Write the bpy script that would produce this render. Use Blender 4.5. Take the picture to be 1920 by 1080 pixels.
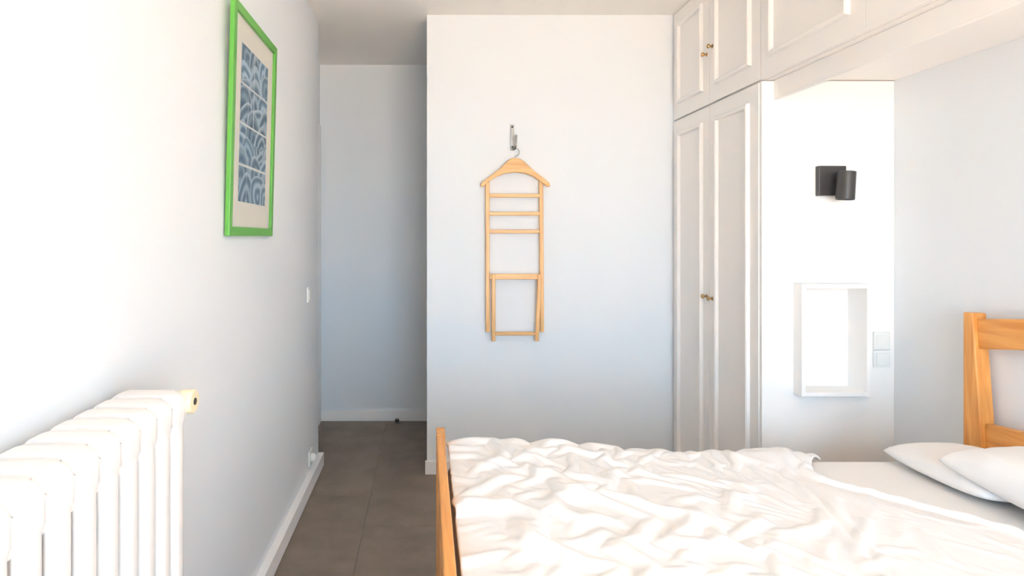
import bpy, bmesh, math, random
import numpy as np
from mathutils import Vector, Matrix

# ------------------------------------------------------------------ reset
for o in list(bpy.data.objects):
    bpy.data.objects.remove(o, do_unlink=True)
scene = bpy.context.scene
C = scene.collection
random.seed(4)
RNG = np.random.default_rng(11)

# ------------------------------------------------------------------ camera
# The horizontals run together at pixel (800, 445) of 1920 x 1080, walls upright: level view, shifted lens.
F_PX, VX, VY, CAM_Z = 1080.0, 800.0, 445.0, 1.391
cam_data = bpy.data.cameras.new('camera')
cam = bpy.data.objects.new('camera', cam_data)
C.objects.link(cam)
cam.location = (0, 0, CAM_Z)
cam.rotation_euler = (math.pi / 2, 0, 0)
cam_data.sensor_width = 36.0
cam_data.lens = F_PX / 1920 * 36.0
cam_data.shift_x = (960 - VX) / 1920
cam_data.shift_y = -(540 - VY) / 1920
cam_data.clip_start = 0.02
scene.camera = cam

# ------------------------------------------------------------------ world, sun, window light, exposure
world = bpy.data.worlds.new('sky')
scene.world = world
world.use_nodes = True
wn = world.node_tree.nodes
wn['Background'].inputs['Color'].default_value = (0.54, 0.77, 1.0, 1)
wn['Background'].inputs['Strength'].default_value = 12.0

sun_d = bpy.data.lights.new('sun', 'SUN')
sun_d.energy = 86.0
sun_d.angle = math.radians(0.6)
sun_d.color = (1.0, 0.92, 0.82)
sun = bpy.data.objects.new('sun', sun_d)
C.objects.link(sun)
# high sun coming over the house: it lights the slab added outside the window, never the room
sun.rotation_euler = Vector((0.55, -0.28, -1.0)).to_track_quat('-Z', 'Y').to_euler()

WIN = dict(x0=0.10, x1=1.70, z0=0.30, z1=2.25, y=-1.35)
portal_d = bpy.data.lights.new('window_portal', 'AREA')
portal_d.shape = 'RECTANGLE'
portal_d.size = WIN['x1'] - WIN['x0']
portal_d.size_y = WIN['z1'] - WIN['z0']
portal_d.cycles.is_portal = True
portal = bpy.data.objects.new('window_portal', portal_d)
C.objects.link(portal)
portal.location = ((WIN['x0'] + WIN['x1']) / 2, WIN['y'] - 0.06, (WIN['z0'] + WIN['z1']) / 2)
portal.rotation_euler = (math.radians(90), 0, 0)
portal.rotation_euler = Vector((0, 1, 0)).to_track_quat('-Z', 'Z').to_euler()

scene.view_settings.view_transform = 'Standard'
scene.view_settings.look = 'None'
scene.view_settings.gamma = 1.0
scene.view_settings.use_curve_mapping = False
scene.view_settings.exposure = 0.25
scene.cycles.max_bounces = 14
scene.cycles.diffuse_bounces = 10
scene.cycles.use_denoising = True

# ------------------------------------------------------------------ materials
def new_mat(name):
    m = bpy.data.materials.new(name)
    m.use_nodes = True
    return m, m.node_tree.nodes, m.node_tree.links, m.node_tree.nodes['Principled BSDF']

def paint(name, col, rough=0.6, var=0.03, scale=6.0, bump=0.05, bscale=180.0, spec=0.3, metallic=0.0):
    m, n, l, b = new_mat(name)
    tc = n.new('ShaderNodeTexCoord')
    nz = n.new('ShaderNodeTexNoise'); nz.inputs['Scale'].default_value = scale
    nz.inputs['Detail'].default_value = 4
    l.new(tc.outputs['Object'], nz.inputs['Vector'])
    mx = n.new('ShaderNodeMix'); mx.data_type = 'RGBA'
    mx.inputs[6].default_value = tuple(c * (1 - var) for c in col) + (1,)
    mx.inputs[7].default_value = tuple(min(1, c * (1 + var)) for c in col) + (1,)
    l.new(nz.outputs['Fac'], mx.inputs[0])
    l.new(mx.outputs[2], b.inputs['Base Color'])
    b.inputs['Roughness'].default_value = rough
    b.inputs['Specular IOR Level'].default_value = spec
    b.inputs['Metallic'].default_value = metallic
    if bump:
        n2 = n.new('ShaderNodeTexNoise'); n2.inputs['Scale'].default_value = bscale
        l.new(tc.outputs['Object'], n2.inputs['Vector'])
        bp = n.new('ShaderNodeBump'); bp.inputs['Strength'].default_value = bump
        bp.inputs['Distance'].default_value = 0.002
        l.new(n2.outputs['Fac'], bp.inputs['Height'])
        l.new(bp.outputs['Normal'], b.inputs['Normal'])
    return m

def wood(name, light, dark, axis='Z', scale=1.0, knots=True, rough=0.4):
    """pine / beech: stretched grain along one object axis, a few dark knots"""
    m, n, l, b = new_mat(name)
    tc = n.new('ShaderNodeTexCoord')
    mp = n.new('ShaderNodeMapping')
    s = {'X': (1.2, 14, 14), 'Y': (14, 1.2, 14), 'Z': (14, 14, 1.2)}[axis]
    mp.inputs['Scale'].default_value = tuple(v * scale for v in s)
    l.new(tc.outputs['Object'], mp.inputs['Vector'])
    nz = n.new('ShaderNodeTexNoise'); nz.inputs['Scale'].default_value = 3.0
    nz.inputs['Detail'].default_value = 5; nz.inputs['Distortion'].default_value = 0.6
    l.new(mp.outputs['Vector'], nz.inputs['Vector'])
    cr = n.new('ShaderNodeValToRGB')
    cr.color_ramp.elements[0].position = 0.34; cr.color_ramp.elements[0].color = (*dark, 1)
    cr.color_ramp.elements[1].position = 0.62; cr.color_ramp.elements[1].color = (*light, 1)
    l.new(nz.outputs['Fac'], cr.inputs['Fac'])
    out = cr.outputs['Color']
    if knots:
        mp2 = n.new('ShaderNodeMapping')
        s2 = {'X': (2.2, 6, 6), 'Y': (6, 2.2, 6), 'Z': (6, 6, 2.2)}[axis]
        mp2.inputs['Scale'].default_value = s2
        l.new(tc.outputs['Object'], mp2.inputs['Vector'])
        vo = n.new('ShaderNodeTexVoronoi'); vo.inputs['Scale'].default_value = 1.3
        l.new(mp2.outputs['Vector'], vo.inputs['Vector'])
        kr = n.new('ShaderNodeValToRGB')
        kr.color_ramp.elements[0].position = 0.10; kr.color_ramp.elements[0].color = (1, 1, 1, 1)
        kr.color_ramp.elements[1].position = 0.17; kr.color_ramp.elements[1].color = (0, 0, 0, 1)
        l.new(vo.outputs['Distance'], kr.inputs['Fac'])
        mx = n.new('ShaderNodeMix'); mx.data_type = 'RGBA'
        l.new(kr.outputs['Color'], mx.inputs[0])
        l.new(out, mx.inputs[6]); mx.inputs[7].default_value = (0.13, 0.035, 0.012, 1)
        out = mx.outputs[2]
    l.new(out, b.inputs['Base Color'])
    b.inputs['Roughness'].default_value = rough
    return m

M = {}
M['wall'] = paint('grey_wall_paint', (0.775, 0.81, 0.84), 0.75, 0.012, 3, 0.06, 260, 0.2)
M['ceiling'] = paint('white_ceiling_paint', (0.89, 0.865, 0.83), 0.8, 0.012, 3, 0.05, 260, 0.2)
M['trim'] = paint('white_trim_paint', (0.91, 0.90, 0.89), 0.4, 0.015, 5, 0.02, 120, 0.4)
M['cabinet'] = paint('white_lacquer', (0.90, 0.865, 0.83), 0.38, 0.012, 4, 0.02, 120, 0.4)
M['panel'] = paint('white_panel_paint', (0.88, 0.87, 0.85), 0.5, 0.012, 4, 0.02, 120, 0.3)
M['radiator'] = paint('cream_radiator_enamel', (0.88, 0.85, 0.82), 0.3, 0.015, 8, 0.03, 60, 0.5)
M['valve'] = paint('ivory_plastic', (0.86, 0.74, 0.50), 0.35, 0.03, 20, 0.0)
M['plastic'] = paint('white_plastic', (0.82, 0.82, 0.79), 0.35, 0.01, 20, 0.0)
M['plate'] = paint('pale_grey_plastic', (0.78, 0.78, 0.75), 0.35, 0.01, 20, 0.0)
M['dark'] = paint('dark_gap', (0.05, 0.045, 0.04), 0.7, 0.05, 20, 0.0)
M['black'] = paint('black_metal', (0.040, 0.039, 0.038), 0.36, 0.05, 30, 0.0, spec=0.6)
M['brass'] = paint('aged_brass', (0.42, 0.27, 0.12), 0.35, 0.1, 60, 0.0, metallic=0.85)
M['steel'] = paint('brushed_steel', (0.30, 0.285, 0.26), 0.30, 0.05, 60, 0.0, metallic=1.0)
M['green'] = paint('green_frame_paint', (0.105, 0.39, 0.06), 0.35, 0.04, 12, 0.02, 90, 0.5)
M['mat'] = paint('cream_mat_board', (0.80, 0.77, 0.69), 0.8, 0.02, 30, 0.04, 300)
M['linen'] = paint('white_cotton', (0.86, 0.85, 0.845), 0.85, 0.012, 5, 0.12, 700, 0.15)
M['sheet'] = paint('white_sheet_cotton', (0.85, 0.835, 0.82), 0.85, 0.012, 5, 0.12, 700, 0.15)
M['bounce_ground'] = paint('warm_bounce_surface', (0.70, 0.45, 0.25), 0.8, 0.06, 2, 0.05, 40)  # warm tint so the added outdoor slab bounces warm light indoors
M['rubber'] = paint('dark_rubber', (0.03, 0.03, 0.035), 0.5, 0.05, 30, 0.0)
pine = ((0.76, 0.37, 0.105), (0.60, 0.245, 0.052))
M['pine_x'] = wood('honey_pine_x', *pine, axis='X')
M['pine_y'] = wood('honey_pine_y', *pine, axis='Y')
M['pine_z'] = wood('honey_pine_z', *pine, axis='Z')
beech = ((0.76, 0.45, 0.17), (0.62, 0.33, 0.105))
M['beech_x'] = wood('light_beech_x', *beech, axis='X', knots=False, rough=0.35)
M['beech_z'] = wood('light_beech_z', *beech, axis='Z', knots=False, rough=0.35)

def tile_mat():
    m, n, l, b = new_mat('grey_brown_stone_vinyl')
    tc = n.new('ShaderNodeTexCoord'); geo = n.new('ShaderNodeNewGeometry'); oi = n.new('ShaderNodeObjectInfo')
    nz = n.new('ShaderNodeTexNoise'); nz.inputs['Scale'].default_value = 5.0
    nz.inputs['Detail'].default_value = 6; nz.inputs['Roughness'].default_value = 0.62
    off = n.new('ShaderNodeVectorMath'); off.operation = 'ADD'
    mul = n.new('ShaderNodeVectorMath'); mul.operation = 'SCALE'; mul.inputs['Scale'].default_value = 9.0
    cmb = n.new('ShaderNodeCombineXYZ')
    l.new(oi.outputs['Random'], cmb.inputs['X']); l.new(oi.outputs['Random'], cmb.inputs['Y'])
    l.new(cmb.outputs['Vector'], mul.inputs[0])
    l.new(geo.outputs['Position'], off.inputs[0]); l.new(mul.outputs['Vector'], off.inputs[1])
    l.new(off.outputs['Vector'], nz.inputs['Vector'])
    cr = n.new('ShaderNodeValToRGB')
    cr.color_ramp.elements[0].position = 0.30; cr.color_ramp.elements[0].color = (0.170, 0.138, 0.110, 1)
    cr.color_ramp.elements[1].position = 0.72; cr.color_ramp.elements[1].color = (0.255, 0.208, 0.168, 1)
    l.new(nz.outputs['Fac'], cr.inputs['Fac'])
    mr = n.new('ShaderNodeMapRange'); mr.inputs['To Min'].default_value = 0.93; mr.inputs['To Max'].default_value = 1.07
    l.new(oi.outputs['Random'], mr.inputs['Value'])
    hv = n.new('ShaderNodeHueSaturation'); l.new(mr.outputs['Result'], hv.inputs['Value'])
    l.new(cr.outputs['Color'], hv.inputs['Color'])
    l.new(hv.outputs['Color'], b.inputs['Base Color'])
    b.inputs['Roughness'].default_value = 0.55
    bp = n.new('ShaderNodeBump'); bp.inputs['Strength'].default_value = 0.1; bp.inputs['Distance'].default_value = 0.002
    l.new(nz.outputs['Fac'], bp.inputs['Height']); l.new(bp.outputs['Normal'], b.inputs['Normal'])
    return m
M['tile'] = tile_mat()

def glass_mat():
    m, n, l, b = new_mat('picture_glass')
    n.remove(b)
    tr = n.new('ShaderNodeBsdfTransparent'); gl = n.new('ShaderNodeBsdfGlossy')
    gl.inputs['Roughness'].default_value = 0.04
    lw = n.new('ShaderNodeValue'); lw.outputs[0].default_value = 0.07
    mx = n.new('ShaderNodeMixShader')
    l.new(lw.outputs[0], mx.inputs['Fac']); l.new(tr.outputs[0], mx.inputs[1]); l.new(gl.outputs[0], mx.inputs[2])
    l.new(mx.outputs[0], n['Material Output'].inputs['Surface'])
    return m
M['glass'] = glass_mat()

def print_mat():
    m, n, l, b = new_mat('blue_wave_print')
    a = n.new('ShaderNodeVertexColor'); a.layer_name = 'ink'
    l.new(a.outputs['Color'], b.inputs['Base Color'])
    b.inputs['Roughness'].default_value = 0.8
    return m
M['print'] = print_mat()

# ------------------------------------------------------------------ mesh helpers
def box(bm, x0, x1, y0, y1, z0, z1, bevel=0.0, seg=2):
    vs = [bm.verts.new((x, y, z)) for z in (z0, z1) for y in (y0, y1) for x in (x0, x1)]
    fs = [bm.faces.new([vs[i] for i in f]) for f in
          ((0, 2, 3, 1), (4, 5, 7, 6), (0, 1, 5, 4), (2, 6, 7, 3), (0, 4, 6, 2), (1, 3, 7, 5))]
    if bevel:
        es = list({e for f in fs for e in f.edges})
        bmesh.ops.bevel(bm, geom=es, offset=bevel, segments=seg, profile=0.5, affect='EDGES')
    return vs

def cyl(bm, p0, p1, r0, r1=None, seg=20, cap=True):
    p0, p1 = Vector(p0), Vector(p1)
    r1 = r0 if r1 is None else r1
    d = (p1 - p0).normalized()
    a = d.orthogonal().normalized(); b = d.cross(a)
    rings = []
    for p, r in ((p0, r0), (p1, r1)):
        rings.append([bm.verts.new(p + (a * math.cos(t) + b * math.sin(t)) * r)
                      for t in [2 * math.pi * i / seg for i in range(seg)]])
    for i in range(seg):
        j = (i + 1) % seg
        bm.faces.new((rings[0][i], rings[0][j], rings[1][j], rings[1][i]))
    if cap:
        bm.faces.new(rings[0][::-1]); bm.faces.new(rings[1])

def lathe(bm, origin, axis, prof, seg=24):
    """prof: list of (distance along axis, radius)"""
    o = Vector(origin); d = Vector(axis).normalized()
    a = d.orthogonal().normalized(); b = d.cross(a)
    rings = []
    for h, r in prof:
        rings.append([bm.verts.new(o + d * h + (a * math.cos(t) + b * math.sin(t)) * max(r, 1e-5))
                      for t in [2 * math.pi * i / seg for i in range(seg)]])
    for k in range(len(rings) - 1):
        for i in range(seg):
            j = (i + 1) % seg
            bm.faces.new((rings[k][i], rings[k][j], rings[k + 1][j], rings[k + 1][i]))
    bm.faces.new(rings[0][::-1]); bm.faces.new(rings[-1])

def tube(bm, pts, r, seg=10):
    pts = [Vector(p) for p in pts]
    rings = []
    up = None
    for i, p in enumerate(pts):
        t = (pts[min(i + 1, len(pts) - 1)] - pts[max(i - 1, 0)]).normalized()
        if up is None:
            up = t.orthogonal().normalized()
        a = (up - t * up.dot(t)).normalized(); up = a
        b = t.cross(a)
        rings.append([bm.verts.new(p + (a * math.cos(q) + b * math.sin(q)) * r)
                      for q in [2 * math.pi * k / seg for k in range(seg)]])
    for k in range(len(rings) - 1):
        for i in range(seg):
            j = (i + 1) % seg
            bm.faces.new((rings[k][i], rings[k][j], rings[k + 1][j], rings[k + 1][i]))
    bm.faces.new(rings[0][::-1]); bm.faces.new(rings[-1])

def prism(bm, poly, ax, a0, a1):
    """extrude a 2D polygon along axis ax ('X': poly=(y,z), 'Y': poly=(x,z), 'Z': poly=(x,y))"""
    def P(u, v, w):
        return {'X': (w, u, v), 'Y': (u, w, v), 'Z': (u, v, w)}[ax]
    A = [bm.verts.new(P(u, v, a0)) for u, v in poly]
    B = [bm.verts.new(P(u, v, a1)) for u, v in poly]
    bm.faces.new(A); bm.faces.new(B[::-1])
    for i in range(len(poly)):
        j = (i + 1) % len(poly)
        bm.faces.new((A[i], B[i], B[j], A[j]))

def obj(name, bm, mat, parent=None, smooth=None, bevel=0.0):
    bmesh.ops.recalc_face_normals(bm, faces=bm.faces)
    me = bpy.data.meshes.new(name)
    bm.to_mesh(me); bm.free()
    o = bpy.data.objects.new(name, me)
    C.objects.link(o)
    me.materials.append(M[mat])
    if parent is not None:
        o.parent = parent
        o.matrix_parent_inverse = parent.matrix_basis.inverted()
    if bevel:
        md = o.modifiers.new('edge', 'BEVEL'); md.width = bevel; md.segments = 2; md.limit_method = 'ANGLE'
    if smooth is not None:
        for p in me.polygons:
            p.use_smooth = True
        me.set_sharp_from_angle(angle=math.radians(smooth))
    return o

def tag(o, label=None, cat=None, group=None, kind=None):
    if label: o['label'] = label
    if cat: o['category'] = cat
    if group: o['group'] = group
    if kind: o['kind'] = kind
    return o

def thing(name, label, cat, loc=(0, 0, 0), group=None):
    o = bpy.data.objects.new(name, None)
    C.objects.link(o)
    o.location = loc
    return tag(o, label, cat, group)

def struct(name, boxes, mat, label, cat, bevel=0.0):
    bm = bmesh.new()
    for b in boxes:
        box(bm, *b)
    return tag(obj(name, bm, mat, bevel=bevel), label, cat, kind='structure')

# ------------------------------------------------------------------ room shell
XL, XR = -0.662, 2.03            # left and right wall faces
YP = 3.391                       # partition face
YH = 4.373                       # end wall of the corridor
XH = -0.81                       # corridor's own left wall
H = 2.70
YW = WIN['y']                    # window wall, inner face
YLE = 3.518                      # where the left wall ends
XE = 2.03                        # corridor runs on to the right behind the partition

struct('wall_left', [(-0.95, XL, YW - 0.2, YLE, -0.02, H)], 'wall', 'pale grey wall with the radiator and green picture', 'wall')
struct('wall_hall', [(-1.05, XH, YLE, YH + 0.1, -0.02, H)], 'wall', 'grey corridor wall with the white door casing', 'wall')
struct('wall_back', [(XH, XE + 0.12, YH, YH + 0.1, -0.02, H)], 'wall', 'grey wall at the end of the corridor', 'wall')
struct('wall_partition', [(0.0015, XR + 0.12, YP, YP + 0.11, -0.02, H)], 'wall', 'grey partition wall carrying the wooden valet hanger', 'wall')
struct('wall_right', [(XR, XR + 0.12, YW - 0.2, YP, -0.02, H)], 'wall', 'pale grey wall behind the pine headboard', 'wall')
struct('wall_corridor', [(XR, XR + 0.12, YP + 0.11, YH, -0.02, H)], 'wall', 'grey wall closing the corridor behind the wardrobe', 'wall')
struct('ceiling', [(-1.05, XR + 0.12, YW - 0.2, YH + 0.1, H, H + 0.12)], 'ceiling', 'plain white ceiling', 'ceiling')
w = WIN
struct('wall_rear', [(XL, w['x0'], YW - 0.2, YW, -0.02, H), (w['x1'], XR, YW - 0.2, YW, -0.02, H),
                     (w['x0'], w['x1'], YW - 0.2, YW, w['z1'], H), (w['x0'], w['x1'], YW - 0.2, YW, -0.02, w['z0'])],
       'wall', 'grey wall around the wide balcony window', 'wall')
bm = bmesh.new()
t = 0.05
box(bm, w['x0'], w['x0'] + t, YW - 0.16, YW - 0.10, w['z0'], w['z1'])
box(bm, w['x1'] - t, w['x1'], YW - 0.16, YW - 0.10, w['z0'], w['z1'])
box(bm, w['x0'] + t, w['x1'] - t, YW - 0.16, YW - 0.10, w['z1'] - t, w['z1'])
box(bm, w['x0'] + t, w['x1'] - t, YW - 0.16, YW - 0.10, w['z0'], w['z0'] + t)
tag(obj('window_1', bm, 'trim'), 'white frame of the wide open balcony window', 'window', kind='structure')
struct('bounce_slab', [(-7, 8, -9, YW - 0.2, -0.12, -0.02)], 'bounce_ground', 'unseen slab added outside the window to bounce warm light', 'bounce_ground')  # unseen ground, added to throw warm sunlight up at walls and ceiling

# baseboards
def baseboard(name, x0, x1, y0, y1, label):
    bm = bmesh.new(); box(bm, x0, x1, y0, y1, 0.0, 0.079)
    tag(obj(name, bm, 'trim', bevel=0.0025), label, 'baseboard', kind='structure')
baseboard('baseboard_left', XL, -0.627, YW, YLE, 'white baseboard along the radiator wall')
baseboard('baseboard_back', XH, XE, YH - 0.015, YH, 'white baseboard at the end of the corridor')
baseboard('baseboard_partition', -0.009, 1.44, YP - 0.015, YP, 'white baseboard under the valet hanger wall')
baseboard('baseboard_right', XR - 0.015, XR, YW, 2.48, 'white baseboard behind the bed')

# floor: stone-look tiles laid in staggered columns, one object each
bm = bmesh.new(); box(bm, -1.05, XR + 0.12, YW - 0.2, YH + 0.1, -0.14, -0.004)
floor = tag(obj('floor', bm, 'dark'), 'dark grey-brown stone-look tile floor', 'floor', kind='structure')
TW, TL, GAP = 0.46, 0.914, 0.0003
cols = []
x = -0.303 - 2 * TW
k = 0
shared = {}
while x < XR + 0.1:
    start = (3.10 if k % 2 else 2.772) - 6 * TL if True else 0
    y = start
    while y < YH:
        x0, x1 = max(x, -1.05), min(x + TW, XR + 0.1)
        y0, y1 = max(y, YW - 0.15), min(y + TL, YH + 0.05)
        if x1 - x0 > 0.02 and y1 - y0 > 0.02:
            key = (round(x1 - x0, 4), round(y1 - y0, 4))
            if key not in shared:
                bm = bmesh.new()
                a, b_ = key[0] / 2 - GAP, key[1] / 2 - GAP
                c = 0.0010
                low = [bm.verts.new((sx * a, sy * b_, -0.004)) for sx, sy in ((-1, -1), (1, -1), (1, 1), (-1, 1))]
                mid = [bm.verts.new((sx * a, sy * b_, -c)) for sx, sy in ((-1, -1), (1, -1), (1, 1), (-1, 1))]
                top = [bm.verts.new((sx * (a - c), sy * (b_ - c), 0)) for sx, sy in ((-1, -1), (1, -1), (1, 1), (-1, 1))]
                bm.faces.new(top)
                for i in range(4):
                    j = (i + 1) % 4
                    bm.faces.new((low[i], low[j], mid[j], mid[i])); bm.faces.new((mid[i], mid[j], top[j], top[i]))
                bmesh.ops.recalc_face_normals(bm, faces=bm.faces)
                me = bpy.data.meshes.new('tile'); bm.to_mesh(me); bm.free(); me.materials.append(M['tile'])
                shared[key] = me
            o = bpy.data.objects.new('tile', shared[key]); C.objects.link(o)
            o.location = ((x0 + x1) / 2, (y0 + y1) / 2, 0); o.parent = floor
        y += TL
    x += TW; k += 1

# corridor door: casing on the corridor's left wall, leaf behind it
bm = bmesh.new()
box(bm, XH, -0.796, 4.24, 4.345, 0, 2.235); box(bm, XH, -0.796, 3.56, 3.66, 0, 2.235)
box(bm, XH, -0.796, 3.66, 4.24, 2.135, 2.235)
door = tag(obj('door_1', bm, 'trim', bevel=0.002), 'white door casing at the left of the corridor', 'door', kind='structure')
bm = bmesh.new(); box(bm, XH, XH + 0.006, 3.66, 4.24, 0.005, 2.135); obj('door_leaf', bm, 'trim', door)

# ------------------------------------------------------------------ fitted wardrobe wall
XD = 1.451                       # door faces
YS = 2.500                       # wardrobe side facing the bed
ZG = 2.072                       # joint between lower and upper doors
DT = 0.02                        # door thickness
NICHE = dict(x0=1.5916, x1=1.887, z0=0.714, z1=1.192, yf=2.445, yb=2.565)

def ring_moulding(bm, xf, y0, y1, z0, z1, w=0.022, p=0.017):
    """raised mitred picture-frame moulding on a door face at x = xf, standing proud towards -x"""
    prof = [(0.0, 0.0), (0.10 * w, 0.80 * p), (0.32 * w, p), (0.68 * w, p), (0.90 * w, 0.80 * p), (w, 0.0)]
    loops = []
    for d, h in prof:
        loops.append([bm.verts.new((xf - h, y, z)) for y, z in
                      ((y0 + d, z0 + d), (y1 - d, z0 + d), (y1 - d, z1 - d), (y0 + d, z1 - d))])
    for a in range(len(loops) - 1):
        for i in range(4):
            j = (i + 1) % 4
            bm.faces.new((loops[a][i], loops[a][j], loops[a + 1][j], loops[a + 1][i]))

def knob(parent, y, z):
    bm = bmesh.new()
    lathe(bm, (XD, y, z), (-1, 0, 0), [(0, 0.010), (0.002, 0.010), (0.003, 0.005), (0.012, 0.0045), (0.016, 0.009),
                                       (0.021, 0.0115), (0.026, 0.010), (0.028, 0.004)], 18)
    k = obj('knob', bm, 'brass', parent, smooth=40); k['label'] = 'small aged brass knob'

def cab_door(parent, y0, y1, z0, z1, knob_y=None, knob_z=None, stile=0.068):
    bm = bmesh.new(); box(bm, XD, XD + DT, y0 + 0.0012, y1 - 0.0012, z0 + 0.0012, z1 - 0.0012)
    d = obj('door', bm, 'cabinet', parent, bevel=0.0015)
    bm = bmesh.new(); ring_moulding(bm, XD, y0 + stile, y1 - stile, z0 + 0.082, z1 - 0.075)
    obj('panel_moulding', bm, 'cabinet', d)
    if knob_y is not None:
        knob(d, knob_y, knob_z)
    return d

YM = (YP + YS + 0.018) / 2
# tall wardrobe
wr = thing('wardrobe', 'tall white two-door wardrobe with panel mouldings, its side facing the bed', 'wardrobe', (XD, YS, 0))
bm = bmesh.new()
n_ = NICHE
box(bm, XD + 0.004, n_['x0'], YS, YS + 0.018, 0, ZG - 0.003)           # side panel, left of the box
box(bm, n_['x1'], XR - 0.001, YS, YS + 0.018, 0, ZG - 0.003)
box(bm, n_['x0'], n_['x1'], YS, YS + 0.018, 0, n_['z0'])
box(bm, n_['x0'], n_['x1'], YS, YS + 0.018, n_['z1'], ZG - 0.003)
obj('side_panel', bm, 'panel', wr)
bm = bmesh.new()
box(bm, XD + DT + 0.002, XR - 0.001, YP - 0.018, YP - 0.001, 0, ZG - 0.003)
box(bm, XR - 0.012, XR - 0.001, YS + 0.018, YP - 0.018, 0, ZG - 0.003)
box(bm, XD + DT + 0.002, XR - 0.012, YS + 0.018, YP - 0.018, ZG - 0.022, ZG - 0.004)
box(bm, XD + DT + 0.002, XR - 0.012, YS + 0.018, YP - 0.018, 0.06, 0.08)
box(bm, XD + 0.004, XD + DT, YS + 0.018, YP - 0.001, 0, 0.058)
obj('carcass', bm, 'cabinet', wr)
cab_door(wr, YS + 0.018, YM, 0.06, ZG - 0.004, YM - 0.030, 1.080)
cab_door(wr, YM, YP - 0.006, 0.06, ZG - 0.004, YM + 0.030, 1.086)
# cupboard above the wardrobe
up = thing('wall_cupboard', 'white two-door cupboard above the tall wardrobe, reaching the ceiling', 'cupboard', (XD, YS, ZG))
bm = bmesh.new()
box(bm, XD + DT + 0.001, XR - 0.001, YS + 0.001, YP - 0.001, ZG + 0.001, H - 0.001)
obj('carcass', bm, 'cabinet', up)
cab_door(up, YS + 0.004, YM, ZG + 0.004, H - 0.004, YM - 0.030, 2.362)
cab_door(up, YM, YP - 0.006, ZG + 0.004, H - 0.004, YM + 0.030, 2.338)
# dark joint shadow between the two rows comes from the real gap
# cupboard bridging the bed
br = thing('bridge_cupboard', 'row of white cupboards bridging over the bed, with a pelmet below', 'cupboard', (XD, 0.12, ZG))
bm = bmesh.new()
box(bm, XD + DT + 0.001, XR - 0.001, 0.12, YS - 0.001, ZG + 0.001, H - 0.001)
obj('carcass', bm, 'cabinet', br)
yb = [YS + 0.001, 1.905, 1.31, 0.715, 0.12]
for i in range(4):
    cab_door(br, yb[i + 1], yb[i], ZG + 0.001, H - 0.004)
bm = bmesh.new(); box(bm, 1.507, 1.527, 0.12, YS - 0.002, 1.986, ZG + 0.001)
obj('pelmet', bm, 'cabinet', br, bevel=0.003)

# box shelf let into the wardrobe side
ns = thing('box_shelf', 'small white open box shelf set in the wardrobe side beside the bed', 'shelf', (1.74, n_['yf'], n_['z0']))
bm = bmesh.new()
tb, e = 0.017, 0.0006
x0, x1, z0, z1 = n_['x0'] + e, n_['x1'] - e, n_['z0'] + e, n_['z1'] - e
box(bm, x0, x0 + tb, n_['yf'], n_['yb'], z0, z1); box(bm, x1 - tb, x1, n_['yf'], n_['yb'], z0, z1)
box(bm, x0 + tb, x1 - tb, n_['yf'], n_['yb'], z0, z0 + tb); box(bm, x0 + tb, x1 - tb, n_['yf'], n_['yb'], z1 - tb, z1)
obj('frame', bm, 'panel', ns, bevel=0.0012)
bm = bmesh.new(); box(bm, x0 + tb, x1 - tb, n_['yb'] - 0.008, n_['yb'], z0 + tb, z1 - tb)
obj('back_panel', bm, 'panel', ns)

# light switches on the wardrobe side
for zc, nm, lab in ((0.943, 'switch_plate', 'pale grey square switch plate beside the box shelf, upper of the two'),
                    (0.865, 'switch_plate', 'pale grey square plate beside the box shelf, lower of the two')):
    s = thing(nm, lab, 'switch', (1.970, YS, zc), 'plates beside the box shelf')
    bm = bmesh.new(); box(bm, 1.9345, 2.0055, YS - 0.009, YS, zc - 0.0375, zc + 0.0375, 0.002)
    obj('plate', bm, 'plate', s)
    bm = bmesh.new(); box(bm, 1.946, 1.994, YS - 0.0115, YS - 0.009, zc - 0.026, zc + 0.026, 0.001)
    obj('rocker', bm, 'plate', s)

# black spot lamp
lp = thing('wall_lamp', 'black metal spot lamp with cylinder head on a square plate', 'lamp', (1.745, YS, 1.63))
bm = bmesh.new(); box(bm, 1.687, 1.803, YS - 0.026, YS, 1.570, 1.698, 0.002)
obj('mounting_plate', bm, 'black', lp)
bm = bmesh.new(); cyl(bm, (1.762, YS - 0.026, 1.637), (1.762, YS - 0.055, 1.637), 0.008)
obj('swivel_arm', bm, 'black', lp, smooth=40)
bm = bmesh.new()
lathe(bm, (1.7655, YS - 0.081, 1.668), (-0.075, 0.0, -1.0), [(0, 0.030), (0.0015, 0.0325), (0.118, 0.0345), (0.119, 0.032), (0.095, 0.030), (0.095, 0.001)], 32)
obj('lamp_head', bm, 'black', lp, smooth=35)

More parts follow.
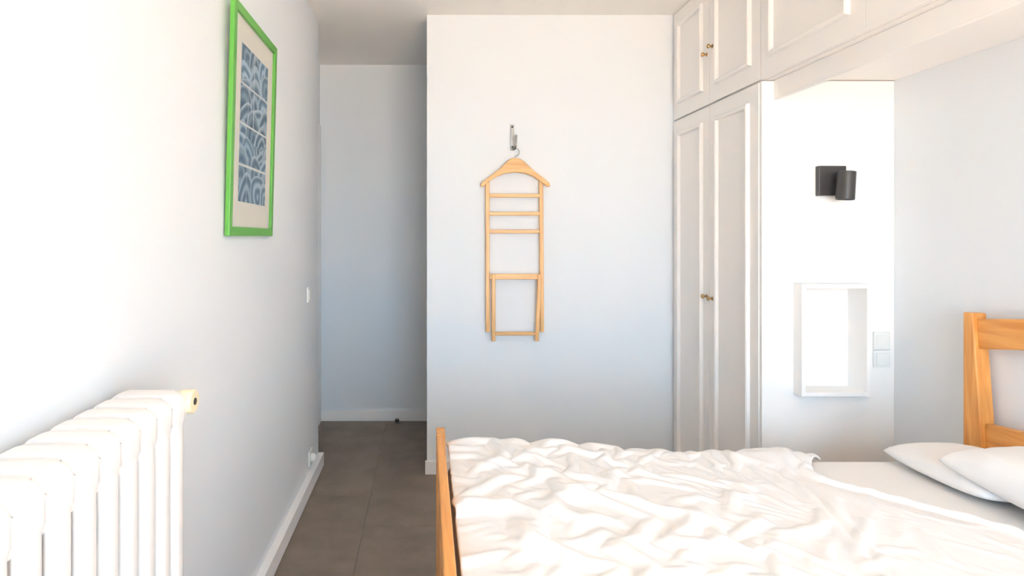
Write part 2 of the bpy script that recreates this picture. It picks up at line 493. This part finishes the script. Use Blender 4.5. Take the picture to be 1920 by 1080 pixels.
# ------------------------------------------------------------------ bed
BF = 2.10                        # far side of the bed
BN = 0.70                        # near side
bed = thing('bed', 'honey pine bed with arched headboard rails against the grey wall', 'bed', (1.0, 1.4, 0))
def head_post(y_out, sgn):
    """tapered post: outer edge upright, inner edge slanting outwards to the foot"""
    bm = bmesh.new()
    top, mid = 0.034, 0.074
    poly = [(y_out, 0), (y_out, 1.119), (y_out - sgn * top, 1.119), (y_out - sgn * mid, 0.62), (y_out - sgn * mid, 0)]
    prism(bm, poly, 'X', 1.955, 2.008)
    obj('headboard_post', bm, 'pine_z', bed, bevel=0.004)
head_post(BF, 1); head_post(BN, -1)
def arched_rail(name, za0, za1, zb0, zb1, y0, y1, x0, x1, n=24, mat='pine_y', arch_b=True):
    bm = bmesh.new(); up_, lo = [], []
    for i in range(n + 1):
        u = i / n; y = y0 + (y1 - y0) * u
        k = 1 - (2 * u - 1) ** 2
        up_.append((y, za0 + (za1 - za0) * k)); lo.append((y, zb0 + (zb1 - zb0) * k))
    prism(bm, up_ + lo[::-1], 'X', x0, x1)
    return obj(name, bm, mat, bed, bevel=0.004)
arched_rail('crest_rail', 1.098, 1.150, 0.990, 1.055, BN + 0.036, BF - 0.036, 1.970, 1.995)
arched_rail('headboard_rail', 0.733, 0.770, 0.60, 0.60, BN + 0.068, BF - 0.068, 1.970, 1.995)
bm = bmesh.new(); box(bm, 1.970, 1.995, BN + 0.07, BF - 0.07, 0.28, 0.44); obj('headboard_rail', bm, 'pine_y', bed, bevel=0.004)
FX0, FX1, FZ = 0.0345, 0.062, 0.700
for y0, y1 in ((BF - 0.085, BF), (BN, BN + 0.085)):
    bm = bmesh.new(); box(bm, FX0, FX1 + 0.004, y0, y1, 0, FZ); obj('footboard_post', bm, 'pine_z', bed, bevel=0.004)
bm = bmesh.new(); box(bm, FX0 + 0.001, FX1, BN + 0.085, BF - 0.085, 0.56, FZ - 0.002); obj('footboard_rail', bm, 'pine_y', bed, bevel=0.004)
bm = bmesh.new(); box(bm, FX0 + 0.002, FX1, BN + 0.085, BF - 0.085, 0.24, 0.50); obj('footboard_rail', bm, 'pine_y', bed, bevel=0.004)
for y0, y1 in ((BF - 0.03, BF - 0.006), (BN + 0.006, BN + 0.03)):
    bm = bmesh.new(); box(bm, FX1 + 0.004, 1.955, y0, y1, 0.26, 0.40); obj('side_rail', bm, 'pine_x', bed, bevel=0.003)
for i in range(14):
    x = 0.14 + i * 0.132
    bm = bmesh.new(); box(bm, x, x + 0.07, BN + 0.03, BF - 0.03, 0.335, 0.353); obj('slat', bm, 'pine_y', bed)

# mattress in a fitted sheet
MZ = 0.600
def fbm(x, y, seed, octaves=4, base=1.0):
    r = np.random.default_rng(seed); out = np.zeros_like(x); amp = 1.0
    for o in range(octaves):
        for _ in range(3):
            a = r.uniform(0, 2 * math.pi); f = base * 2 ** o * r.uniform(0.7, 1.3); ph = r.uniform(0, 6.28)
            out += amp * np.sin(f * (x * math.cos(a) + y * math.sin(a)) * 6.28 + ph)
        amp *= 0.5
    return out / 4.0

def grid_mesh(name, X, Y, Z, mat, label, cat, smooth=True, group=None):
    ny, nx = X.shape
    verts = np.stack([X, Y, Z], -1).reshape(-1, 3)
    idx = np.arange(ny * nx).reshape(ny, nx)
    faces = np.stack([idx[:-1, :-1], idx[:-1, 1:], idx[1:, 1:], idx[1:, :-1]], -1).reshape(-1, 4)
    me = bpy.data.meshes.new(name)
    me.from_pydata(verts.tolist(), [], faces.tolist())
    me.materials.append(M[mat])
    for p in me.polygons: p.use_smooth = smooth
    o = bpy.data.objects.new(name, me); C.objects.link(o)
    return tag(o, label, cat, group)

MX0, MX1, MY0, MY1 = 0.072, 1.948, BN + 0.034, BF - 0.034
bm = bmesh.new()
box(bm, MX0, MX1, MY0, MY1, 0.354, MZ, 0.045, 5)
mattress = obj('mattress', bm, 'sheet', smooth=50)
tag(mattress, 'thick mattress in a smooth white fitted sheet on the pine bed', 'mattress')

# ---- duvet: a real cloth drop over the mattress, rucked towards the foot of the bed
def smoothstep(a, b, v):
    t = np.clip((v - a) / (b - a), 0, 1); return t * t * (3 - 2 * t)

def duvet_surface(NX=165, NY=165, steps=70, iters=9):
    y0, y1 = BN - 0.08, BF + 0.045
    edge_y = np.array([0.5, 0.9, 1.25, 1.40, 1.526, 1.70, 1.82, 1.90, 2.00, 2.10, 2.2])
    edge_x = np.array([1.58, 1.585, 1.59, 1.585, 1.555, 1.40, 1.285, 1.27, 1.34, 1.43, 1.47])
    U, V = np.meshgrid(np.linspace(0, 1, NX), np.linspace(0, 1, NY))
    Y = y0 + (y1 - y0) * V
    XE_ = np.interp(Y, edge_y, edge_x)
    X = 0.080 + (XE_ - 0.080) * U
    foot = 1 - smoothstep(0.55, 1.25, X)
    far = smoothstep(1.72, 2.0, Y) * smoothstep(0.7, 1.1, X)
    ruck = np.clip(foot + 0.8 * far, 0, 1)
    ex = 0.016 + ruck * (0.055 + 0.030 * fbm(X, Y, 31, 2, 0.8))
    ey = 0.012 + ruck * (0.045 + 0.030 * fbm(X, Y, 37, 2, 0.8))
    def support(x, y):
        """mattress top plus the filling of the duvet"""
        edge = smoothstep(0.0, 0.16, np.interp(y, edge_y, edge_x) - x)
        puff = (0.012 + 0.030 * (1 - smoothstep(0.15, 1.15, x)) + 0.004 * fbm(x, y, 7, 2, 0.9)) * edge
        puff = puff + 0.014 * np.exp(-((x - 1.26) / 0.16) ** 2 - ((y - 2.0) / 0.09) ** 2)
        h = MZ + 0.004 + np.maximum(puff, 0)
        out_y = np.maximum(y - (MY1 - 0.035), (MY0 + 0.035) - y)
        fall = np.clip(out_y, 0, None)
        return np.where(fall < 0.035, h - (0.045 - np.sqrt(np.clip(0.045 ** 2 - fall ** 2, 0, None))), 0.30)
    P = np.stack([X, Y, np.zeros_like(X)], -1)
    # first folds, bent by a slow warp; the solver then turns them into creases of the right length
    WX = X + 0.10 * fbm(X, Y, 41, 3, 1.2); WY = Y + 0.10 * fbm(X, Y, 43, 3, 1.2)
    folds = fbm(WX, WY, 3, 3, 2.6)
    P[..., 2] = support(X, Y).clip(MZ - 0.02) + 0.006 + (0.003 + 0.026 * ruck) * np.abs(folds) ** 0.9
    P0 = P.copy()
    flat = np.stack([X, Y], -1)
    def rest(sa, sb):
        d = flat[sb] - flat[sa]
        return np.sqrt((d[..., 0] * (1 + ex[sa])) ** 2 + (d[..., 1] * (1 + ey[sa])) ** 2)
    A = slice(None)
    groups = []
    for k in (0, 1):
        na = slice(k, NX - 1, 2); nb = slice(k + 1, NX, 2); groups.append(((A, na), (A, nb), 1.0))
        na = slice(k, NY - 1, 2); nb = slice(k + 1, NY, 2); groups.append(((na, A), (nb, A), 1.0))
        groups.append(((na, slice(0, NX - 1)), (nb, slice(1, NX)), 0.35))
        groups.append(((na, slice(1, NX)), (nb, slice(0, NX - 1)), 0.35))
    for k in range(4):
        m = (NX - 2 - k + 3) // 4
        na = slice(k, k + 4 * m, 4); nb = slice(k + 2, k + 2 + 4 * m, 4)
        groups.append(((A, na), (A, nb), 0.10))
        m = (NY - 2 - k + 3) // 4
        na = slice(k, k + 4 * m, 4); nb = slice(k + 2, k + 2 + 4 * m, 4)
        groups.append(((na, A), (nb, A), 0.10))
    G = [(a, b, rest(a, b), kf) for a, b, kf in groups]
    prev = P.copy()
    dt = 1 / 60
    for s in range(steps):
        vel = (P - prev) * 0.90
        prev = P.copy()
        P = P + vel
        P[..., 2] -= 9.8 * dt * dt * 0.012
        for it in range(iters):
            for a, b, r, kf in G:
                d = P[b] - P[a]
                L = np.sqrt((d * d).sum(-1)) + 1e-9
                c = d * (0.5 * kf * (L - r) / L)[..., None]
                P[a] += c; P[b] -= c
            # rests on the filling; keep clear of the footboard
            h = support(P[..., 0], P[..., 1])
            hit = P[..., 2] < h
            P[..., 2] = np.where(hit, h, P[..., 2])
            P[..., 0] = np.maximum(P[..., 0], 0.074)
        hit = P[..., 2] < h + 0.002
        fr = np.where(hit, 0.25, 1.0)[..., None]
        P[..., :2] = prev[..., :2] + (P[..., :2] - prev[..., :2]) * fr
        P[:, -1, :2] = P0[:, -1, :2] * 0.5 + P[:, -1, :2] * 0.5
    # stitched channels running across the bed, a raised double seam and the turned hem along the pillow side
    wob = 0.012 * fbm(X * 0, Y, 51, 2, 1.1)
    for xc, y_far in ((0.31, 1.62), (0.595, 1.55)):
        P[..., 2] -= 0.0045 * np.exp(-((X - xc - wob) / 0.007) ** 2) * (1 - smoothstep(y_far - 0.1, y_far, Y))
    sx = np.interp(Y, [0.7, 1.36, 1.80, 2.1], [0.98, 1.075, 1.185, 1.26])
    on = 1 - smoothstep(1.74, 1.84, Y)
    P[..., 2] += on * (0.010 * np.exp(-((X - sx) / 0.012) ** 2) + 0.010 * np.exp(-((X - sx + 0.040) / 0.012) ** 2))
    de = XE_ - X
    P[..., 2] += 0.017 * np.exp(-((de - 0.022) / 0.017) ** 2) * (1 - smoothstep(1.86, 1.98, Y))
    return P

def make_duvet():
    P = duvet_surface()
    o = grid_mesh('duvet', P[..., 0], P[..., 1], P[..., 2], 'linen', 'rumpled white duvet spread over the bed, creased towards the footboard', 'duvet')
    so = o.modifiers.new('thick', 'SOLIDIFY'); so.thickness = 0.010; so.offset = 1.0
    ss = o.modifiers.new('fine', 'SUBSURF'); ss.levels = 1; ss.render_levels = 1
    return o
duvet = make_duvet()

# ---- pillows
def pillow(name, cx, cy, zb, lx, ly, th, label, seed, rise=0.0, corner=0.0, crease=1.0, under=None):
    """rise: how much the far end is lifted; corner: rounding of the outline; under: height of what it lies on"""
    n = 90
    g = np.linspace(-1, 1, n)
    U, V = np.meshgrid(g, g)
    prof = (np.clip(1 - np.abs(U) ** 2.4, 0, 1) * np.clip(1 - np.abs(V) ** 2.8, 0, 1)) ** 0.45
    ru = U * np.sqrt(1 - corner * V ** 2 / 2); rv = V * np.sqrt(1 - corner * U ** 2 / 2)
    px = cx + ru * lx / 2 * (1 - 0.07 * (1 - V ** 2) * np.abs(U) ** 3)
    py = cy + rv * ly / 2 * (1 - 0.06 * (1 - U ** 2) * np.abs(V) ** 3)
    base = zb + rise * (0.5 + 0.5 * V)
    WU = U + 0.25 * fbm(U, V, seed + 9, 2, 0.4); WV = V + 0.25 * fbm(U, V, seed + 8, 2, 0.4)
    rim = np.clip(1 - prof, 0, 1) * np.minimum(1, prof * 5)
    fold = np.abs(fbm(WU, WV, seed, 3, 0.7))
    wr_ = crease * (0.010 * (0.5 - fold) * prof + 0.018 * (0.6 - np.abs(fbm(WU, WV, seed + 5, 3, 1.0))) * rim)
    top = base + th * 0.42 + prof * th * 0.58 + wr_
    bot = base + th * 0.42 - prof * th * 0.42
    if under is not None:
        bot = np.maximum(bot, under(px, py) + 0.002); top = np.maximum(top, bot + 0.004 * np.minimum(1, prof * 8))
        edge = prof < 1e-6
        top = np.where(edge, bot, top)
    P2 = np.concatenate([np.stack([px, py, top], -1).reshape(-1, 3), np.stack([px, py, bot], -1).reshape(-1, 3)])
    idx = np.arange(n * n).reshape(n, n)
    f1 = np.stack([idx[:-1, :-1], idx[:-1, 1:], idx[1:, 1:], idx[1:, :-1]], -1).reshape(-1, 4)
    me = bpy.data.meshes.new(name)
    me.from_pydata(P2.tolist(), [], np.concatenate([f1, f1[:, ::-1] + n * n]).tolist())
    bm = bmesh.new(); bm.from_mesh(me)
    bmesh.ops.remove_doubles(bm, verts=bm.verts, dist=1e-4)
    bm.to_mesh(me); bm.free()
    me.materials.append(M['linen'])
    for p in me.polygons: p.use_smooth = True
    o = bpy.data.objects.new(name, me); C.objects.link(o)
    def surface(x, y):
        q = np.stack([x.ravel(), y.ravel()], -1); src = np.stack([px.ravel(), py.ravel()], -1); tz = top.ravel()
        out = np.empty(len(q))
        for i in range(0, len(q), 400):
            d = ((q[i:i + 400, None, :] - src[None]) ** 2).sum(-1)
            k = d.argmin(1); out[i:i + 400] = np.where(d[np.arange(len(k)), k] < 0.0004, tz[k], 0.0)
        return out.reshape(x.shape)
    return tag(o, label, 'pillow'), surface
_, low_top = pillow('pillow', 1.772, 1.855, MZ + 0.001, 0.355, 0.42, 0.085, 'flat smooth white pillow lying under the creased pillow, next to the headboard post', 5, corner=0.45, crease=0.35)
pillow("pillow", 1.774, 1.45, MZ + 0.006, 0.355, 0.70, 0.165, 'plump white pillow with creased case resting on top of the flat pillow', 9, rise=0.022, under=low_top)

# ------------------------------------------------------------------ radiator
RX0, RX1, RZ1, RZ0 = -0.640, -0.500, 1.074, 0.12
PITCH, SW = 0.0625, 0.0465
rad = thing('radiator', 'old cream enamelled column radiator under the window end of the grey wall', 'radiator', (-0.57, 0.85, 0))
def section_mesh():
    bm = bmesh.new()
    hw = SW / 2
    def add(b2):
        me = bpy.data.meshes.new('t'); b2.to_mesh(me); b2.free(); bm.from_mesh(me); bpy.data.meshes.remove(me)
    def chamber(x0, x1, za, zb_, half, r, bev):
        pts = []
        for cx, cz, a0 in ((x1 - r, zb_ - r, 0), (x0 + r, zb_ - r, 90), (x0 + r, za + r, 180), (x1 - r, za + r, 270)):
            for k in range(7):
                t = math.radians(a0 + 15 * k)
                pts.append((cx + r * math.cos(t), cz + r * math.sin(t)))
        b2 = bmesh.new(); prism(b2, pts, 'Y', -half, half)
        if bev:
            es = [e for e in b2.edges if abs(e.verts[0].co.y - e.verts[1].co.y) < 1e-6]
            bmesh.ops.bevel(b2, geom=es, offset=bev, segments=4, profile=0.5, affect='EDGES')
        add(b2)
    # rounded head and foot chambers, and the narrower necks that join them to the next section
    for za, zb_ in ((RZ1 - 0.080, RZ1), (RZ0, RZ0 + 0.080)):
        chamber(RX0, RX1, za, zb_, hw, 0.022, 0.010)
    for za, zb_ in ((RZ1 - 0.088, RZ1 - 0.010), (RZ0 + 0.010, RZ0 + 0.088)):
        chamber(RX1 - 0.060, RX1 - 0.010, za, zb_, PITCH / 2, 0.020, 0)
        chamber(RX0 + 0.010, RX0 + 0.060, za, zb_, PITCH / 2, 0.020, 0)
    # oval water columns, front and back, open between the sections
    for xc in (RX1 - 0.0122, RX0 + 0.0122):
        pts = []
        for k in range(28):
            t = 2 * math.pi * k / 28
            pts.append((xc + 0.0118 * math.copysign(abs(math.cos(t)) ** 0.75, math.cos(t)), 0.0208 * math.copysign(abs(math.sin(t)) ** 0.75, math.sin(t))))
        b2 = bmesh.new(); prism(b2, pts, 'Z', RZ0 + 0.04, RZ1 - 0.04)
        add(b2)
    bmesh.ops.recalc_face_normals(bm, faces=bm.faces)
    me = bpy.data.meshes.new('section'); bm.to_mesh(me); bm.free()
    me.materials.append(M['radiator'])
    for p in me.polygons: p.use_smooth = True
    me.set_sharp_from_angle(angle=math.radians(45))
    return me
sec = section_mesh()
NSEC = 11
Y_LAST = 1.151 + SW / 2
for i in range(NSEC):
    o = bpy.data.objects.new('section', sec); C.objects.link(o)
    o.location = (0, Y_LAST - i * PITCH, 0); o.parent = rad; o.matrix_parent_inverse = rad.matrix_basis.inverted()
for yy in (Y_LAST, Y_LAST - (NSEC - 1) * PITCH):
    bm = bmesh.new(); box(bm, RX0 + 0.02, RX1 - 0.02, yy - 0.02, yy + 0.02, 0, RZ0 + 0.03, 0.006); obj('foot', bm, 'radiator', rad)
yv = Y_LAST + 0.048
vz = 1.043
bm = bmesh.new(); cyl(bm, (-0.575, Y_LAST + 0.01, vz - 0.012), (-0.575, yv, vz - 0.012), 0.014); cyl(bm, (-0.60, yv, vz), (-0.545, yv, vz), 0.017)
obj('valve_body', bm, 'steel', rad, smooth=40)
bm = bmesh.new()
lathe(bm, (-0.552, yv, vz), (1, 0, 0), [(0, 0.0195), (0.004, 0.021), (0.030, 0.0215), (0.034, 0.0245), (0.057, 0.025), (0.060, 0.023), (0.0605, 0.008), (0.058, 0.0075)], 28)
kn = obj('valve_knob', bm, 'valve', rad, smooth=35); kn['label'] = 'ivory valve knob at the end of the radiator'
bm = bmesh.new(); cyl(bm, (-0.4925, yv, vz), (-0.4905, yv, vz), 0.0075, seg=16); obj('knob_screw', bm, 'dark', kn)
bm = bmesh.new(); cyl(bm, (-0.59, yv, vz - 0.01), (-0.59, yv, 0.0), 0.009); obj('supply_pipe', bm, 'radiator', rad, smooth=40)

# ------------------------------------------------------------------ picture in green frame
PW, PH, RW, RP = 0.530, 0.782, 0.031, 0.016
pic = thing('framed_picture', 'blue wave print in a bright green frame, leaning out from the wall', 'picture', (XL + 0.004, 1.872, 1.396))
lean = math.atan(0.020 / PH)
# built flat: local x out of the wall, y along it, z up; then leaned about its lower edge
def rail(pts):
    bm = bmesh.new(); prism(bm, pts, 'X', 0, RP); o = obj('frame_rail', bm, 'green', bevel=0.002); o.parent = pic; return o
rail([(0, 0), (PW, 0), (PW - RW, RW), (RW, RW)]); rail([(0, PH), (RW, PH - RW), (PW - RW, PH - RW), (PW, PH)])
rail([(0, 0), (RW, RW), (RW, PH - RW), (0, PH)]); rail([(PW, 0), (PW, PH), (PW - RW, PH - RW), (PW - RW, RW)])
bm = bmesh.new(); box(bm, 0.002, 0.006, RW, PW - RW, RW, PH - RW); o = obj('mat_board', bm, 'mat'); o.parent = pic
# the print: scalloped wave arcs in eight panels with pale lines between them
AY0, AY1, AZ0, AZ1 = 0.106, 0.433, 0.120, 0.668
ny, nz = 150, 250
yy = np.linspace(AY0, AY1, ny); zz = np.linspace(AZ0, AZ1, nz)
GY, GZ = np.meshgrid(yy, zz)
a_u = (GY - AY0) / (AY1 - AY0); a_v = (GZ - AZ0) / (AZ1 - AZ0)
rows = [0, 0.235, 0.498, 0.752, 1.0001]
col = np.zeros(GY.shape + (3,))
deep = np.array([0.09, 0.17, 0.26]); midb = np.array([0.22, 0.36, 0.47]); pale = np.array([0.46, 0.56, 0.65]); white = np.array([0.70, 0.72, 0.72])
shade = np.zeros_like(GY); linev = np.zeros_like(GY)
rr = np.random.default_rng(21)
tone = np.zeros_like(GY)
best = np.full_like(GY, -1.0)
# overlapping fans of rings, painted from the top down so that lower ones cover the upper ones
for r in range(9):
    for c in range(-1, 6):
        cy = (c + (0.5 if r % 2 else 0)) * 0.33 + rr.normal(0, 0.07); cz = 1.02 - r * 0.125 + rr.normal(0, 0.02)
        R = rr.uniform(0.20, 0.34)
        dx = (a_u - cy); dz = (a_v - cz) * (AZ1 - AZ0) / (AY1 - AY0)
        ang = np.arctan2(dz, dx)
        d = np.sqrt(dx ** 2 + dz ** 2) / R * (1 + 0.10 * np.sin(3 * ang + rr.uniform(0, 6)))
        m = d < 1
        ring = 0.5 + 0.5 * np.cos(d * 2 * math.pi * rr.uniform(1.4, 2.6) + 0.35 * ang * rr.uniform(-2, 2))
        shade = np.where(m, ring * (0.55 + 0.45 * rr.random()), shade)
        linev = np.where(m, np.clip((d - 0.86) * 9, 0, 1), linev)
        tone = np.where(m, rr.random(), tone)
col = deep + (midb - deep) * np.clip(shade * 1.5, 0, 1)[..., None] + (pale - midb) * np.clip(shade * 1.6 - 0.7, 0, 1)[..., None]
col = col * (0.8 + 0.4 * tone[..., None])
col = col + (pale * 1.05 - col) * linev[..., None] * 0.75
grid_line = np.zeros_like(GY)
for rv in rows[1:-1]:
    grid_line = np.maximum(grid_line, (np.abs(a_v - rv) < 0.007).astype(float))
grid_line = np.maximum(grid_line, ((np.abs(a_u - 0.46) < 0.010) & (a_v > 0.498)).astype(float) * 0.8)
grid_line = np.maximum(grid_line, ((np.abs(a_u - 0.27) < 0.008) & ((a_v < 0.235) | ((a_v > 0.5) & (a_v < 0.75)))).astype(float) * 0.45)
col = col + (white - col) * grid_line[..., None]
verts = np.stack([np.full_like(GY, 0.0066), GY, GZ], -1).reshape(-1, 3)
idx = np.arange(ny * nz).reshape(nz, ny)
faces = np.stack([idx[:-1, :-1], idx[:-1, 1:], idx[1:, 1:], idx[1:, :-1]], -1).reshape(-1, 4)
me = bpy.data.meshes.new('print'); me.from_pydata(verts.tolist(), [], faces.tolist())
at = me.color_attributes.new('ink', 'FLOAT_COLOR', 'POINT')
at.data.foreach_set('color', np.concatenate([np.clip(col, 0, 1).reshape(-1, 3), np.ones((ny * nz, 1))], 1).astype(np.float32).ravel())
me.materials.append(M['print'])
o = bpy.data.objects.new('print', me); C.objects.link(o); o.parent = pic
o['label'] = 'blue print of curling wave arcs divided into panels'
bm = bmesh.new(); box(bm, 0.0105, 0.0120, RW, PW - RW, RW, PH - RW); o = obj('glass', bm, 'glass'); o.parent = pic
pic.rotation_euler = (0, lean, 0)

# ------------------------------------------------------------------ valet hanger on its hook
HX, HY = 0.5155, YP - 0.030
def hz(py): return CAM_Z + (VY - py) / 322.0
def hx(px): return (px - VX) / 322.0
val = thing('valet_hanger', 'light wooden fold-up valet hanger with rungs, hung on the grey wall', 'hanger', (HX, YP, hz(640)))
# shoulder piece
outline_top = [(901, 348), (903, 342), (915, 333), (930, 322), (942, 312), (950, 303), (957, 298), (966, 296.5), (975, 298), (983, 303), (991, 311), (1003, 322), (1018, 333), (1029, 342), (1031, 348)]
outline_bot = [(1031, 350), (1026, 350), (1013, 340), (1000, 331), (984, 325), (966, 323), (948, 325), (932, 331), (918, 340), (906, 350), (901, 350)]
bm = bmesh.new()
prism(bm, [(hx(a), hz(b)) for a, b in outline_top + outline_bot], 'Y', HY - 0.016, HY + 0.008)
obj('shoulder_bar', bm, 'beech_x', val, bevel=0.004)
def bar(name, xa, za, xb, zb_, wd, y0, y1, mat):
    """flat bar between two pixel points, wd wide, from depth y0 to y1"""
    A, B = Vector((hx(xa), 0, hz(za))), Vector((hx(xb), 0, hz(zb_)))
    d = (B - A).normalized(); nrm = Vector((-d.z, 0, d.x)) * wd / 2
    pts = [A + nrm, B + nrm, B - nrm, A - nrm]
    bm = bmesh.new(); prism(bm, [(p.x, p.z) for p in pts], 'Y', y0, y1)
    return obj(name, bm, mat, val, bevel=0.003)
bar('upright', 914.3, 338, 914.8, 623, 0.023, HY - 0.006, HY + 0.014, 'beech_z')
bar('upright', 1015.0, 336, 1016.8, 623, 0.023, HY - 0.006, HY + 0.014, 'beech_z')
for py in (366.5, 400.5, 434):
    bar('rung', 917.5, py, 1012, py, 0.022, HY - 0.004, HY + 0.010, 'beech_x')
bar('rung', 918, 518.5, 1012.5, 518.5, 0.032, HY - 0.018, HY + 0.004, 'beech_x')
bar('leg', 925, 514, 925, 639, 0.021, HY - 0.026, HY - 0.008, 'beech_z')
bar('leg', 1011, 514, 1006, 639, 0.021, HY - 0.026, HY - 0.008, 'beech_z')
bar('leg_rung', 928, 625, 1003, 625, 0.020, HY - 0.024, HY - 0.010, 'beech_x')
bm = bmesh.new()
pts = [(hx(966), HY - 0.004, hz(298)), (hx(966.5), HY - 0.004, hz(294))]
cxh, czh, rh = hx(965.5), hz(285.5), 0.026
for k in range(13):
    t = math.radians(-75 + k * 19)
    pts.append((cxh + rh * math.cos(t), HY - 0.004, czh + rh * math.sin(t)))
tube(bm, pts, 0.0022, 8)
obj('wire_hook', bm, 'steel', val, smooth=60)
# wall hook
hk = thing('wall_hook', 'small steel coat hook on the grey wall above the hanger', 'hook', (hx(962), YP, hz(281)))
bm = bmesh.new(); box(bm, hx(958.5), hx(965.5), YP - 0.006, YP, hz(280), hz(231.5), 0.002)
obj('back_plate', bm, 'steel', hk)
bm = bmesh.new()
bx = hx(966)
tube(bm, [(hx(962), YP - 0.006, hz(276)), (hx(963), YP - 0.020, hz(279.5)), (bx, YP - 0.034, hz(279)), (bx + .002, YP - 0.044, hz(274)), (bx + .003, YP - 0.046, hz(266)), (bx + .003, YP - 0.046, hz(255))], 0.0062, 12)
lathe(bm, (bx + .003, YP - 0.046, hz(256)), (0, 0, 1), [(0, 0.006), (0.003, 0.008), (0.007, 0.007), (0.009, 0.003)], 14)
obj('prong', bm, 'steel', hk, smooth=60)
for zz_ in (236, 274):
    bm = bmesh.new(); lathe(bm, (hx(962), YP - 0.006, hz(zz_)), (0, -1, 0), [(0, 0.006), (0.002, 0.005), (0.003, 0.002)], 12); obj('screw', bm, 'dark', hk)

# ------------------------------------------------------------------ small fittings
ys = 3.22
zs = CAM_Z - (552 - VY) / 335.0
sw = thing('light_switch', 'white rocker switch on the grey wall by the corridor', 'switch', (XL, ys, zs))
bm = bmesh.new(); box(bm, XL, XL + 0.009, ys - 0.041, ys + 0.041, zs - 0.043, zs + 0.043, 0.003); obj('plate', bm, 'plastic', sw)
bm = bmesh.new(); box(bm, XL + 0.009, XL + 0.013, ys - 0.027, ys + 0.027, zs - 0.029, zs + 0.029, 0.002); obj('rocker', bm, 'plastic', sw)
yo, zo = 3.26, 0.146
so = thing('wall_outlet', 'white wall outlet with a round white plug just above the baseboard', 'outlet', (XL, yo, zo))
bm = bmesh.new(); box(bm, XL, XL + 0.010, yo - 0.042, yo + 0.042, zo - 0.042, zo + 0.042, 0.003); obj('plate', bm, 'plastic', so)
bm = bmesh.new(); lathe(bm, (XL + 0.010, yo, zo), (1, 0, 0), [(0, 0.024), (0.010, 0.024), (0.022, 0.020), (0.028, 0.012), (0.030, 0.003)], 22); obj('plug', bm, 'plastic', so, smooth=50)
ds = thing('door_stop', 'small steel door stop on the corridor floor', 'door stop', (-0.222, 4.318, 0))
bm = bmesh.new(); lathe(bm, (-0.222, 4.318, 0), (0, 0, 1), [(0, 0.017), (0.004, 0.017), (0.005, 0.013), (0.030, 0.013), (0.034, 0.008)], 22); obj('body', bm, 'steel', ds, smooth=40)
bm = bmesh.new(); lathe(bm, (-0.222, 4.318, 0.012), (0, 0, 1), [(0, 0.0135), (0.001, 0.0165), (0.015, 0.0165), (0.016, 0.0135)], 22); obj('rubber_ring', bm, 'rubber', ds, smooth=40)
